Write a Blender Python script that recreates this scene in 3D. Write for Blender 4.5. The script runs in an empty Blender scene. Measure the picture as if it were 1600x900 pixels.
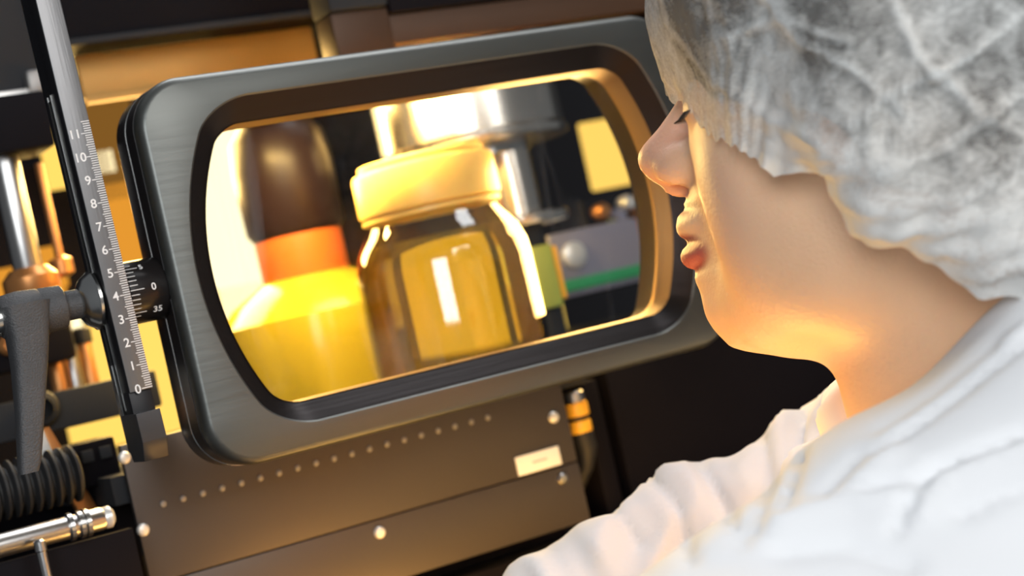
import bpy, bmesh, math, random
import numpy as np
from mathutils import Vector, Matrix, noise
PI = math.pi
random.seed(7)
C = bpy.context.scene.collection
sc = bpy.context.scene

# ------------------------------------------------------------------ camera
FOC = 60/36*1600
ZC = 1.35                                   # height of the lens of the camera above the floor
RR = np.array([.97581, 0, -.21860]); UU = np.array([.2186, 0, .97581]); FF = np.array([0, 1., 0])
cd = bpy.data.cameras.new('camera'); cam = bpy.data.objects.new('camera', cd); C.objects.link(cam)
cd.lens = 60; cd.sensor_width = 36
cd.dof.use_dof = True; cd.dof.focus_distance = .672; cd.dof.aperture_fstop = 8.5
cd.clip_start = .02
cam.matrix_world = Matrix(((RR[0], UU[0], -FF[0], 0), (RR[1], UU[1], -FF[1], 0), (RR[2], UU[2], -FF[2], ZC), (0, 0, 0, 1)))
sc.camera = cam

# machine axes: H along the front, B into the machine, Z up
H = np.array([.8690, .4948, 0]); H /= np.linalg.norm(H); B = np.array([-H[1], H[0], 0]); Z = np.array([0, 0, 1.])
YAW = math.atan2(H[1], H[0])
def ray(x, y): return FF + RR*(x-800)/FOC + UU*(450-y)/FOC
def P(x, y, d): return ray(x, y)*d + np.array([0, 0, ZC])
M0 = P(339, 743, .72)
def W(s, t, h): return M0 + H*s + B*t + Z*h          # machine coordinates -> world
def L(x, y, t):                                       # photo point on the plane t behind the magnifier's face -> (s, h)
    r = ray(x, y); o = M0 + B*t - np.array([0, 0, ZC]); k = o.dot(B)/r.dot(B); p = r*k - o
    return float(p.dot(H)), float(p[2])
def proj(p):                                          # world -> photo
    p = np.asarray(p, float) - np.array([0, 0, ZC]); d = p[..., 1]
    return 800 + p@RR/d*FOC, 450 - p@UU/d*FOC

# ------------------------------------------------------------------ world, lights, exposure
w = bpy.data.worlds.new('world'); sc.world = w; w.use_nodes = True
w.node_tree.nodes['Background'].inputs[0].default_value = (.55, .58, .62, 1)
w.node_tree.nodes['Background'].inputs[1].default_value = .22
def area(name, loc, target, size, power, col, sy=None, spread=None):
    l = bpy.data.lights.new(name, 'AREA'); l.energy = power; l.color = col; l.size = size
    if sy: l.shape = 'RECTANGLE'; l.size_y = sy
    if spread: l.spread = spread
    o = bpy.data.objects.new(name, l); C.objects.link(o); o.location = Vector(loc)
    o.rotation_euler = (Vector(target)-Vector(loc)).to_track_quat('-Z', 'Y').to_euler(); return o
area('ceiling_softbox', (.95, -.75, 2.0), (.15, .62, 1.33), .8, 14, (1, .985, .96))
area('fill_softbox', (-.10, -.85, 1.70), (.12, .65, 1.33), .6, 12, (.93, .97, 1))
area('overhead_strip', (.20, 1.05, 2.35), (.05, .85, 1.3), 1.3, 11, (.97, .98, 1), .35)
AMB = (1, .56, .12)
area('chamber_lamp', W(.15, .176, .186), W(.17, .19, .0), .14, 1.8, (1, .64, .2), .03)
area('chamber_rear_lamp', W(.13, .40, .20), W(.14, .18, .05), .12, 2.2, (1, .64, .2))
area('amber_rim_lamp', W(.320, .15, .08), P(1150, 520, .64), .10, 1.0, (1, .62, .2))
area('amber_bevel_fill', W(.12, -.04, -.20), W(.14, .01, .15), .16, 1.4, (1, .52, .12))  # unseen light added below to warm the recess's top bevel
sc.view_settings.view_transform = 'Standard'; sc.view_settings.look = 'None'
sc.view_settings.exposure = 0; sc.view_settings.gamma = 1; sc.view_settings.use_curve_mapping = False

# ------------------------------------------------------------------ materials
def mat(name, col, rough=.5, metal=0, noise_s=0, noise_a=0, bump_s=0, bump_a=0, stretch=None, spec=.5, emit=None, es=0, coat=0, sss=0, trans=0, ior=1.45, rvar=0):
    m = bpy.data.materials.new(name); m.use_nodes = True; nt = m.node_tree; b = nt.nodes['Principled BSDF']
    b.inputs['Base Color'].default_value = (*col, 1); b.inputs['Roughness'].default_value = rough; b.inputs['Metallic'].default_value = metal
    b.inputs['Specular IOR Level'].default_value = spec; b.inputs['Coat Weight'].default_value = coat
    b.inputs['Transmission Weight'].default_value = trans; b.inputs['IOR'].default_value = ior
    if sss:
        b.inputs['Subsurface Weight'].default_value = sss; b.inputs['Subsurface Radius'].default_value = (1, .4, .2); b.inputs['Subsurface Scale'].default_value = .006
    if emit: b.inputs['Emission Color'].default_value = (*emit, 1); b.inputs['Emission Strength'].default_value = es
    tc = nt.nodes.new('ShaderNodeTexCoord'); mp = nt.nodes.new('ShaderNodeMapping'); nt.links.new(tc.outputs['Object'], mp.inputs[0])
    if stretch: mp.inputs['Scale'].default_value = stretch
    if noise_s:
        n = nt.nodes.new('ShaderNodeTexNoise'); n.inputs['Scale'].default_value = noise_s; n.inputs['Detail'].default_value = 5
        nt.links.new(mp.outputs[0], n.inputs['Vector'])
        mx = nt.nodes.new('ShaderNodeMix'); mx.data_type = 'RGBA'
        mx.inputs[6].default_value = (*[c*(1-noise_a) for c in col], 1); mx.inputs[7].default_value = (*[min(1, c*(1+noise_a)) for c in col], 1)
        nt.links.new(n.outputs[0], mx.inputs[0]); nt.links.new(mx.outputs[2], b.inputs['Base Color'])
        if rvar:
            mr = nt.nodes.new('ShaderNodeMapRange'); mr.inputs[3].default_value = rough-rvar; mr.inputs[4].default_value = rough+rvar
            nt.links.new(n.outputs[0], mr.inputs[0]); nt.links.new(mr.outputs[0], b.inputs['Roughness'])
    if bump_s:
        n = nt.nodes.new('ShaderNodeTexNoise'); n.inputs['Scale'].default_value = bump_s; n.inputs['Detail'].default_value = 4
        nt.links.new(mp.outputs[0], n.inputs['Vector'])
        bp = nt.nodes.new('ShaderNodeBump'); bp.inputs['Strength'].default_value = bump_a; bp.inputs['Distance'].default_value = .001
        nt.links.new(n.outputs[0], bp.inputs['Height']); nt.links.new(bp.outputs[0], b.inputs['Normal'])
    return m
M = {
 'frame': mat('anodised_dark_metal', (.125, .13, .123), .40, .8, 14, .22, 90, .10, (.25, 1, 3), rvar=.06),
 'housing': mat('glossy_black_metal', (.014, .012, .012), .28, .0, 20, .2, spec=.35),
 'bezel': mat('machined_black_recess', (.020, .017, .017), .34, .7, 60, .25, 300, .15, (.05, 1, 1)),
 'tunnel': mat('bare_inner_wall', (.26, .15, .06), .5, .6, 60, .1, 200, .1, (1, 1, .05)),
 'bar': mat('brushed_steel_grey', (.20, .20, .205), .38, .8, 30, .18, 400, .12, (2, 2, .06)),
 'barside': mat('blackened_steel', (.012, .012, .014), .35, .2, 60, .2, spec=.35),
 'block': mat('dark_grey_steel', (.07, .07, .075), .4, .7, 60, .15, 200, .08),
 'white': mat('white_engraving', (.85, .85, .85), .6, 0),
 'lever': mat('textured_black_casting', (.075, .075, .078), .48, .25, 120, .2, 1400, .5),
 'steel': mat('polished_steel', (.62, .62, .60), .22, 1, 40, .08),
 'chrome': mat('chrome', (.80, .74, .66), .25, 1, 30, .05, 60, .02),
 'rod': mat('satin_rod_steel', (.45, .44, .43), .3, 1, 30, .1),
 'panel': mat('bronze_grey_panel', (.080, .068, .062), .42, .55, 6, .18, 300, .05, rvar=.05),
 'black': mat('black_machine_paint', (.007, .006, .008), .6, 0, 8, .3, spec=.08),
 'darkbrown': mat('dark_brown_metal', (.07, .035, .018), .5, .3, 8, .3),
 'greypaint': mat('grey_machine_paint', (.030, .031, .034), .6, 0, 8, .2, spec=.12),
 'ledge': mat('brass_coloured_ledge', (.50, .28, .075), .5, .35, 30, .12),
 'screw': mat('bright_screw_steel', (.85, .84, .80), .35, .5),
 'rivet': mat('dull_rivet_steel', (.30, .29, .28), .45, .6),
 'labelw': mat('white_plastic_plate', (.85, .86, .80), .5),
 'grey': mat('grey_print', (.45, .46, .44), .6),
 'rubber': mat('black_rubber', (.015, .015, .016), .6, bump_s=40, bump_a=.1),
 'yellowcap': mat('cream_plastic_cap', (.98, .66, .20), .35, 0, 20, .08, sss=.25),
 'orange': mat('orange_plastic', (.55, .12, .02), .4),
 'amberplastic': mat('amber_plastic', (.95, .50, .04), .35),
 'amberglass': mat('brown_amber_glass', (.014, .007, .008), .38, spec=.3),
 'green': mat('green_plastic_strip', (.03, .33, .12), .5),
 'lilac': mat('lilac_grey_enamel', (.25, .24, .30), .4),
 'lime': mat('lime_green_plastic', (.42, .50, .10), .4),
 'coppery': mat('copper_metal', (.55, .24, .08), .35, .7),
 'eye': mat('eye_white', (.75, .72, .68), .15), 'lash': mat('dark_lash', (.02, .014, .01), .6),
 'hair': mat('dark_brown_hair', (.028, .022, .018), .55, 0, 40, .5, 120, .8, (1, 4, 1)),
 'glove': mat('violet_glove', (.05, .035, .06), .45, bump_s=60, bump_a=.2),
 'concrete': mat('grey_floor_coating', (.12, .12, .125), .5, 0, 6, .1),
 'wallm': mat('dark_room_wall', (.02, .02, .022), .7, 0, 3, .2),
 'stoolm': mat('black_stool_vinyl', (.03, .03, .032), .5),
}
def emis(name, col, s, noise_s=0, col2=None):
    m = bpy.data.materials.new(name); m.use_nodes = True; nt = m.node_tree; nt.nodes.clear()
    e = nt.nodes.new('ShaderNodeEmission'); e.inputs[0].default_value = (*col, 1); e.inputs[1].default_value = s
    o = nt.nodes.new('ShaderNodeOutputMaterial'); nt.links.new(e.outputs[0], o.inputs[0])
    return m
M['lampyellow'] = emis('lit_yellow_diffuser', (1, .62, .12), 1.25)
M['glowmid'] = emis('added_bottle_glow', (1, .66, .13), 1.0)  # added glow behind the bottle so the liquid looks lit through
M['lampwhite'] = emis('lit_pale_diffuser', (1, .86, .50), 1.7)
M['lampamber'] = emis('lit_amber_diffuser', (1, .40, .04), .8)
M['glowdim'] = emis('painted_amber_glow', (1, .45, .08), .22)  # emission stands in for a reflected glow, not a lamp

def thin_glass(name, tint, refl=.06, rough=.02):     # thin clear sheet: see-through with mirror reflection
    m = bpy.data.materials.new(name); m.use_nodes = True; nt = m.node_tree; nt.nodes.clear()
    t = nt.nodes.new('ShaderNodeBsdfTransparent'); t.inputs[0].default_value = (*tint, 1)
    g = nt.nodes.new('ShaderNodeBsdfGlossy'); g.inputs['Roughness'].default_value = rough
    fr = nt.nodes.new('ShaderNodeFresnel'); fr.inputs[0].default_value = 1.45
    a = nt.nodes.new('ShaderNodeMath'); a.operation = 'ADD'; a.inputs[1].default_value = refl-.04; a.use_clamp = True
    mx = nt.nodes.new('ShaderNodeMixShader'); o = nt.nodes.new('ShaderNodeOutputMaterial')
    nt.links.new(fr.outputs[0], a.inputs[0]); nt.links.new(a.outputs[0], mx.inputs[0]); nt.links.new(t.outputs[0], mx.inputs[1]); nt.links.new(g.outputs[0], mx.inputs[2]); nt.links.new(mx.outputs[0], o.inputs[0])
    return m
M['lens'] = thin_glass('coated_lens_glass', (.97, .98, .97), .05)
nt = M['lens'].node_tree; o_ = [n for n in nt.nodes if n.type == 'OUTPUT_MATERIAL'][0]; base_ = o_.inputs[0].links[0].from_socket   # pale streaks, part smear, part painted reflection of the cap
tc_ = nt.nodes.new('ShaderNodeTexCoord'); mp_ = nt.nodes.new('ShaderNodeMapping'); mp_.inputs['Rotation'].default_value = (0, .5, 0); mp_.inputs['Scale'].default_value = (34, 1, 9); nt.links.new(tc_.outputs['Object'], mp_.inputs[0])
n_ = nt.nodes.new('ShaderNodeTexNoise'); n_.inputs['Scale'].default_value = 1; n_.inputs['Detail'].default_value = 6; n_.inputs['Distortion'].default_value = 1.2; nt.links.new(mp_.outputs[0], n_.inputs['Vector'])
r_ = nt.nodes.new('ShaderNodeMapRange'); r_.inputs[1].default_value = .58; r_.inputs[2].default_value = .78; r_.inputs[3].default_value = 0; r_.inputs[4].default_value = .10; nt.links.new(n_.outputs[0], r_.inputs[0])
df_ = nt.nodes.new('ShaderNodeBsdfDiffuse'); df_.inputs[0].default_value = (.8, .85, .9, 1); mx_ = nt.nodes.new('ShaderNodeMixShader')
nt.links.new(r_.outputs[0], mx_.inputs[0]); nt.links.new(base_, mx_.inputs[1]); nt.links.new(df_.outputs[0], mx_.inputs[2]); nt.links.new(mx_.outputs[0], o_.inputs[0])
def real_glass(name, col, rough=.02, ior=1.4):
    m = bpy.data.materials.new(name); m.use_nodes = True; b = m.node_tree.nodes['Principled BSDF']
    b.inputs['Base Color'].default_value = (*col, 1); b.inputs['Transmission Weight'].default_value = 1; b.inputs['Roughness'].default_value = rough; b.inputs['IOR'].default_value = ior
    return m
M['bottleglass'] = thin_glass('bottle_glass', (1, .97, .86), .12, .03)
M['liquid'] = mat('amber_liquid', (1, .80, .14), .03, trans=.88, ior=1.33, sss=.0)
M['limeliquid'] = mat('yellow_green_liquid', (.62, .50, .04), .15, trans=.45, ior=1.33)

# ------------------------------------------------------------------ helpers
def link_obj(name, me, m=None, parent=None, loc=None, smooth=True):
    o = bpy.data.objects.new(name, me); C.objects.link(o)
    if m: me.materials.append(m)
    if parent: o.parent = parent
    if loc is not None: o.location = loc
    if smooth: me.shade_smooth(); me.set_sharp_from_angle(angle=math.radians(35))
    return o
def fin(name, bm, m, parent=None, smooth=True):
    bmesh.ops.recalc_face_normals(bm, faces=bm.faces)
    me = bpy.data.meshes.new(name); bm.to_mesh(me); bm.free()
    return link_obj(name, me, m, parent, smooth=smooth)
def thing(name, label, cat, loc, rotz=YAW, group=None):
    o = bpy.data.objects.new(name, None); C.objects.link(o); o.empty_display_size = .02
    o.location = Vector(loc); o.rotation_euler = (0, 0, rotz); o['label'] = label; o['category'] = cat
    if group: o['group'] = group
    return o
def mthing(name, label, cat, s, t, h, group=None): return thing(name, label, cat, W(s, t, h), YAW, group)
def box(bm, x0, x1, y0, y1, z0, z1, bev=0, M_=None):
    r = bmesh.ops.create_cube(bm, size=1)
    for v in r['verts']: v.co = Vector(((x0+x1)/2+v.co.x*(x1-x0), (y0+y1)/2+v.co.y*(y1-y0), (z0+z1)/2+v.co.z*(z1-z0)))
    if bev:
        es = set(e for v in r['verts'] for e in v.link_edges)
        rr = bmesh.ops.bevel(bm, geom=list(es), offset=bev, segments=2, affect='EDGES', profile=.6)
        if M_: bmesh.ops.transform(bm, matrix=M_, verts=list(set(rr['verts'])))
    elif M_: bmesh.ops.transform(bm, matrix=M_, verts=r['verts'])
    return bm
def B_(): return bmesh.new()
def lathe(bm, prof, n=48, axis='z', o=(0, 0, 0)):     # prof: (radius, distance along the axis)
    rings = []
    for r, z in prof:
        ring = []
        for i in range(n):
            a = 2*PI*i/n; c, s_ = r*math.cos(a), r*math.sin(a)
            p = {'z': (c, s_, z), 'x': (z, c, s_), 'y': (c, z, s_)}[axis]
            ring.append(bm.verts.new((p[0]+o[0], p[1]+o[1], p[2]+o[2])))
        rings.append(ring)
    for a, b in zip(rings[:-1], rings[1:]):
        for i in range(n): bm.faces.new((a[i], a[(i+1) % n], b[(i+1) % n], b[i]))
    if prof[0][0] > 1e-6: bm.faces.new(rings[0])
    if prof[-1][0] > 1e-6: bm.faces.new(rings[-1])
    return bm
def prism(bm, pts, z0, z1, ax='y'):                    # polygon extruded
    def mk(p, q): return {'y': (p[0], q, p[1]), 'z': (p[0], p[1], q), 'x': (q, p[0], p[1])}[ax]
    a = [bm.verts.new(mk(p, z0)) for p in pts]; b = [bm.verts.new(mk(p, z1)) for p in pts]; n = len(pts)
    bm.faces.new(a); bm.faces.new(b)
    for i in range(n): bm.faces.new((a[i], a[(i+1) % n], b[(i+1) % n], b[i]))
    return bm
def tube(bm, pts, rad, n=12):
    pts = [Vector(p) for p in pts]; rings = []
    for i, p in enumerate(pts):
        d = (pts[min(i+1, len(pts)-1)]-pts[max(i-1, 0)]).normalized()
        u = d.orthogonal().normalized() if i == 0 else (u - d*u.dot(d)).normalized()
        v = d.cross(u); r = rad[i] if hasattr(rad, '__len__') else rad
        rings.append([bm.verts.new(p+(u*math.cos(2*PI*k/n)+v*math.sin(2*PI*k/n))*r) for k in range(n)])
    for a, b in zip(rings[:-1], rings[1:]):
        for i in range(n): bm.faces.new((a[i], a[(i+1) % n], b[(i+1) % n], b[i]))
    bm.faces.new(rings[0]); bm.faces.new(rings[-1])
    return bm
def text(name, s, size, m, parent, mw):                # raised lettering, mw = matrix in the parent's space
    cu = bpy.data.curves.new(name, 'FONT'); cu.body = s; cu.size = size; cu.extrude = .00006; cu.offset = size*.012; cu.align_x = 'CENTER'; cu.align_y = 'CENTER'
    cu.materials.append(m); t_ = bpy.data.objects.new(name, cu); C.objects.link(t_); dg = bpy.context.evaluated_depsgraph_get(); me = bpy.data.meshes.new_from_object(t_.evaluated_get(dg)); bpy.data.objects.remove(t_)
    o = bpy.data.objects.new(name, me); C.objects.link(o); o.parent = parent; o.matrix_local = mw; return o

# ------------------------------------------------------------------ room
def structure(name, bm, m):
    o = fin(name, bm, m, smooth=False); o['kind'] = 'structure'; return o
structure('floor', box(B_(), -2.2, 2.6, -1.6, 3.2, -.1, 0), M['concrete'])
structure('wall_back', box(B_(), -2.2, 2.6, 3.2, 3.3, 0, 2.8), M['wallm'])

# ------------------------------------------------------------------ magnifier
def rrect(x, z, cx, cz, hw, hh, r):
    qx, qz = abs(x-cx)-hw+r, abs(z-cz)-hh+r
    return math.hypot(max(qx, 0), max(qz, 0)) + min(max(qx, qz), 0) - r
def trunc(x, z, cx, cz, Rl, Rr, hh, k):                # circle cut flat above and below, corners rounded by k
    dx = x-cx; R_ = Rl if dx < 0 else Rr; kx = R_/Rl
    a = math.hypot(dx, z-cz) - R_ ; b = abs(z-cz) - hh
    qa, qb = a+k, b+k
    return math.hypot(max(qa, 0), max(qb, 0)) + min(max(qa, qb), 0) - k
def outline(f, n=960):
    pts = []
    for i in range(n):
        a = 2*PI*i/n; dx, dz = math.cos(a), math.sin(a); lo, hi = 0, .25
        for _ in range(26):
            mid = (lo+hi)/2
            if f(.141+dx*mid, .085+dz*mid) < 0: lo = mid
            else: hi = mid
        pts.append((.141+dx*lo, .085+dz*lo))
    return pts
def orr(ins): return outline(lambda x, z: rrect(x, z, .141, .085, .141-ins, .085-ins, .022-ins*.8))
def otr(Rl, Rr, hh, k, cz=.085): return outline(lambda x, z: trunc(x, z, .1395, cz, Rl, Rr, hh, k))
def loft(bm, rings):
    vs = [[bm.verts.new((p[0], t, p[1])) for p in ring] for ring, t in rings]
    for a, b in zip(vs[:-1], vs[1:]):
        n = len(a)
        for i in range(n): bm.faces.new((a[i], a[(i+1) % n], b[(i+1) % n], b[i]))
    return bm
mag = mthing('bench_magnifier', 'dark metal rectangular magnifier with a wide cut-off round lens', 'magnifier', 0, 0, 0)
o0 = orr(0)
# front plate: outer edge with bright bevel, flat face, sloping recess
rec = otr(.128, .133, .0725, .014); opn = otr(.1195, .1235, .0625, .008, .0842)
fp = loft(B_(), [(orr(.0012), .0085), (o0, .0080), (o0, .0042), (orr(.0006), .0022), (orr(.0018), .0006), (orr(.0034), 0), (otr(.1288, .1338, .0733, .0145), 0), (rec, .0006)])
fin('front_plate', fp, M['frame'], mag)
fp = loft(B_(), [(otr(.1283, .1333, .0728, .0142), .0004), (rec, .0007)] + [(otr(.128-.0085*k/6, .133-.0095*k/6, .0725-.0100*k/6, .014-.001*k, .085-.0008*k/6), .0006+.006*k/6-.00012*(k % 2)) for k in range(7)])
fin('recess_bevel', fp, M['bezel'], mag)
tn = loft(B_(), [(opn, .0060), (otr(.1192, .1232, .0622, .008, .0842), .0075), (otr(.1190, .1230, .0620, .008, .0842), .0215), (otr(.124, .128, .066, .008, .0842), .0220)])
fin('lens_barrel', tn, M['tunnel'], mag)
hs = loft(B_(), [(orr(.0015), .0088), (o0, .0092), (orr(.0001), .0200), (orr(.0006), .0204), (orr(.0006), .0212), (orr(.0001), .0216), (orr(.0001), .0340), (orr(.002), .0400), (orr(.007), .0435), (otr(.124, .128, .066, .008, .0842), .0435), (otr(.124, .128, .066, .008, .0842), .0270)])
fin('housing', hs, M['housing'], mag)
# seam strip between plate and housing
fin('edge_trim', loft(B_(), [(orr(.0002), .0205), (orr(-.0001), .0207), (orr(-.0001), .0210), (orr(.0002), .0212)]), M['steel'], mag)
# lens: slightly domed glass inside the barrel
bm = B_(); ol = otr(.1188, .1228, .0618, .008, .0842); rows = 14
cen = bm.verts.new((.1415, .0195-.0022, .0842)); prev = None
for k in range(1, rows+1):
    q = k/rows; ring = [bm.verts.new((.1415+(p[0]-.1415)*q, .0195-.0022*(1-(math.hypot(p[0]-.1415, p[1]-.0842)*q/.122)**2), .0842+(p[1]-.0842)*q)) for p in ol[::4]]
    n = len(ring)
    for i in range(n):
        if prev: bm.faces.new((prev[i], prev[(i+1) % n], ring[(i+1) % n], ring[i]))
        else: bm.faces.new((cen, ring[i], ring[(i+1) % n]))
    prev = ring
fin('lens', bm, M['lens'], mag)
# graduated pivot hub on the left side
hub = fin('pivot_hub', lathe(B_(), [(.0125, -.0172), (.0136, -.0166), (.0136, -.0008), (.0128, .0004)], 64, 'x', (0, .0205, .0835)), M['housing'], mag)
def on_hub(s, ang, lift=.00012):                       # frame of a mark on the hub's curved face, ang up from the front
    n = Vector((0, -math.cos(ang), math.sin(ang))); up = Vector((0, math.sin(ang), math.cos(ang))); x = Vector((1, 0, 0))
    p = Vector((s, .0205, .0835)) + n*(.0136+lift)
    return Matrix(((x.x, up.x, n.x, p.x), (x.y, up.y, n.y, p.y), (x.z, up.z, n.z, p.z), (0, 0, 0, 1)))
for k in range(-6, 7):
    a = (k*2.05)/13.6 + .02; ln = .0060 if k % 5 == 0 else .0036
    bm = box(B_(), 0, ln, -.00014, .00014, 0, .0001); bmesh.ops.transform(bm, matrix=on_hub(-.0168, a), verts=bm.verts)
    fin('scale_mark', bm, M['white'], hub, False)
for s_, k, t_, x in (('5', 5, .0038, -.0092), ('0', 0, .0042, -.0066), ('35', -5, .0042, -.0058)):
    text('numeral', s_, t_, M['white'], hub, on_hub(x, k*2.05/13.6+.02, .00015))

# ------------------------------------------------------------------ scale bar
bar = mthing('scale_bar', 'grey steel measuring bar with white millimetre scale, left of the magnifier', 'ruler', -.0222, .0062, .065)
bar.rotation_euler = (Matrix.Rotation(YAW, 3, 'Z') @ Matrix.Rotation(math.radians(-.85), 3, 'Y')).to_euler()
hwid = .0052
bm = box(B_(), -hwid, hwid, 0, .0105, -.0228, .26, .0004)
box(bm, -hwid, hwid, .0165, .0215, -.0228, .26, .0004)
box(bm, -hwid, hwid, .010, .017, -.035, -.010, .0003); box(bm, -hwid, hwid, .010, .017, .105, .26)
box(bm, -hwid, hwid-.0006, .0012, .0215, -.048, -.0222, .0003)
fin('slotted_bar', bm, M['barside'], bar)
fin('scale_face', box(B_(), -hwid+.0002, hwid-.0002, -.0005, .0002, -.0228, .26, .00015), M['bar'], bar)
fin('slot_glint', box(B_(), -hwid-.0003, -hwid+.0005, .0106, .0112, -.030, .107), M['steel'], bar)  # thin steel strips put in for the highlights on the slot edges
fin('slot_glint', box(B_(), -hwid-.0003, -hwid+.0005, .0158, .0163, -.034, .107), M['steel'], bar)
# hooked stop at the foot
bm = prism(B_(), [(-.0070, -.0318), (-.0072, -.0440), (-.0035, -.0520), (.012, -.0520), (.0145, -.046), (.0145, -.0318)], -.0068, .0038, 'x')
bmesh.ops.bevel(bm, geom=list(bm.edges), offset=.0002, segments=1, affect='EDGES')
fin('end_stop', bm, M['block'], bar)
bm = B_()
for k in range(0, 116):
    z = -.0228 + .0004 + k*.00995/10*1.0 + .0002; ln = .0046 if k % 10 == 0 else (.0036 if k % 5 == 0 else .0030)
    box(bm, hwid-.0003-ln, hwid-.0003, -.00062, -.0004, z-.00018, z+.00018)
tk = fin('millimetre_marks', bm, M['white'], bar, False); tk['kind'] = 'stuff'
def upright(p): return Matrix(((1, 0, 0, p[0]), (0, 0, -1, p[1]), (0, 1, 0, p[2]), (0, 0, 0, 1)))
for k in range(12):
    text('numeral', str(k), .0053, M['white'], bar, upright((-.0014 if k < 10 else -.0024, -.00055, -.0222+k*.00995)))

# ------------------------------------------------------------------ clamping lever
lev = mthing('clamping_lever', 'black tapered clamping handle with a silver washer on the scale bar', 'lever', -.0278, .0205, .0835)
fin('washer', lathe(B_(), [(.0118, 0), (.0126, -.0008), (.0126, -.0020), (.0117, -.0028), (.0100, -.0056), (.0072, -.0074), (.0062, -.0080)], 56, 'x'), M['steel'], lev)
fin('collar', lathe(B_(), [(.0063, -.0078), (.0063, -.0150), (.0060, -.0155)], 40, 'x'), M['lever'], lev)
fin('hub', lathe(B_(), [(.0086, -.0145), (.0093, -.0152), (.0096, -.0235), (.0093, -.0240), (.0093, -.0243), (.0098, -.0250), (.0102, -.0330), (.0094, -.0395), (.0080, -.0412)], 48, 'x'), M['lever'], lev)
fin('screw', lathe(B_(), [(.0066, -.0405), (.0066, -.0450), (.0058, -.0460), (.0036, -.0460), (.0036, -.0442), (0, -.0442)], 32, 'x'), M['steel'], lev)
# arm: loft of rounded rectangles from the hub down to the tip
bm = B_(); secs = [((-.0315, -.0030, .004), .0100, .0098), ((-.0325, -.0035, -.008), .0082, .0085), ((-.0345, -.0045, -.020), .0071, .0070), ((-.0390, -.0060, -.040), .0056, .0055), ((-.0440, -.0075, -.0600), .0045, .0046), ((-.0453, -.0078, -.0640), .0038, .0040)]
rings = []
for c, a, b in secs:
    ring = []
    for i in range(28):
        q = 2*PI*i/28; cx, sy = math.cos(q), math.sin(q); e = .45
        ring.append(bm.verts.new((c[0]+a*math.copysign(abs(cx)**e, cx), c[1]+b*math.copysign(abs(sy)**e, sy), c[2])))
    rings.append(ring)
for a, b in zip(rings[:-1], rings[1:]):
    for i in range(28): bm.faces.new((a[i], a[(i+1) % 28], b[(i+1) % 28], b[i]))
bm.faces.new(rings[0]); bm.faces.new(rings[-1])
fin('handle', bm, M['lever'], lev)

# ------------------------------------------------------------------ machine front panel
T1 = .100
pan = mthing('riveted_sheet', 'bronze-grey sheet metal panel with screws and a row of rivets under the magnifier', 'panel', .112, T1, -.082)
bm = box(B_(), -.121, .121, .002, .004, 0, .098, .0006)
fin('upper_plate', box(B_(), -.121, .121, 0, .004, .0332, .100, .0005), M['panel'], pan)
bm.free()
fin('lower_plate', box(B_(), -.121, .121, 0, .004, .0005, .0325, .0005), M['panel'], pan)
fin('backing', box(B_(), -.1205, .1205, .003, .006, .001, .099), M['black'], pan)
for x, y in ((195, 715), (224, 828), (594, 832), (866, 652), (880, 748)):
    s_, h_ = L(x, y, T1-.001); r = .0030
    o = fin('screw', lathe(B_(), [(r, 0), (r, -.0010), (r*.75, -.0019), (r*.3, -.0022), (0, -.0022)], 20, 'y', (s_-.112, 0, h_+.082)), M['screw'] if x != 880 else M['rod'], pan)
for k in range(19):
    s_ = .0051+k*.0100
    fin('rivet', lathe(B_(), [(.0016, 0), (.0013, -.0006), (0, -.0008)], 12, 'y', (s_-.112, 0, -.0138+.082)), M['rivet'], pan)
a_, b_ = L(805, 725, T1-.002), L(880, 705, T1-.002)
lab = mthing('label_plate', 'small white rectangular name plate stuck on the right of the panel', 'label', .2088, T1, -.0480)
fin('plate', box(B_(), -.0136, .0136, -.0014, 0, 0, .0100, .0004), M['labelw'], lab)
fin('lettering', box(B_(), -.004, .005, -.0016, -.0014, .0046, .0056), M['grey'], lab)

# cabinet under the machine and dark body to the right of the panel
cab = mthing('machine_cabinet', 'black machine body beneath and behind the panel', 'machine', .20, .13, -1.25)
cab.location.z = 0
hz = float(M0[2])
fin('base', box(B_(), -.60, .55, .03, .62, 0, hz-.095, .004), M['black'], cab)
fin('front_skirt', box(B_(), -.60, .55, .004, .03, 0, hz-.0955, .002), M['black'], cab)
dk = mthing('chamber_deck', 'dark grey deck plate carrying the bottle and flask', 'deck', .20, .13, 0)
fin('plate', box(B_(), -.215, .055, -.022, .33, -.010, .004, .001), M['greypaint'], dk)
fin('support', box(B_(), -.205, .045, .02, .30, -.095, -.0102, .001), M['black'], dk)
rc_ = mthing('right_column', 'plain black machine body to the right of the panel', 'cabinet', .20, .13, -.095)
fin('body', box(B_(), .060, .50, .06, .33, 0, .101, .004), M['black'], rc_)
fin('post', box(B_(), .075, .087, .020, .05, 0, .083, .002), M['black'], rc_)
fin('top_cover', box(B_(), .058, .50, .058, .332, .1012, .104, .001), M['black'], rc_)
fin('side_plate', box(B_(), .10, .50, .03, .058, 0, .098, .002), M['black'], rc_)
o = mthing('rear_panel', 'black rear panel closing the chamber behind the bottles', 'panel', .20, .69, -.095)
fin('panel', box(B_(), -.80, .75, 0, .02, 0, .80, .002), M['black'], o)
for k in range(4): fin('stiffener', box(B_(), -.55+k*.36, -.53+k*.36, -.01, 0, 0, .80, .002), M['black'], o)
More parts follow.
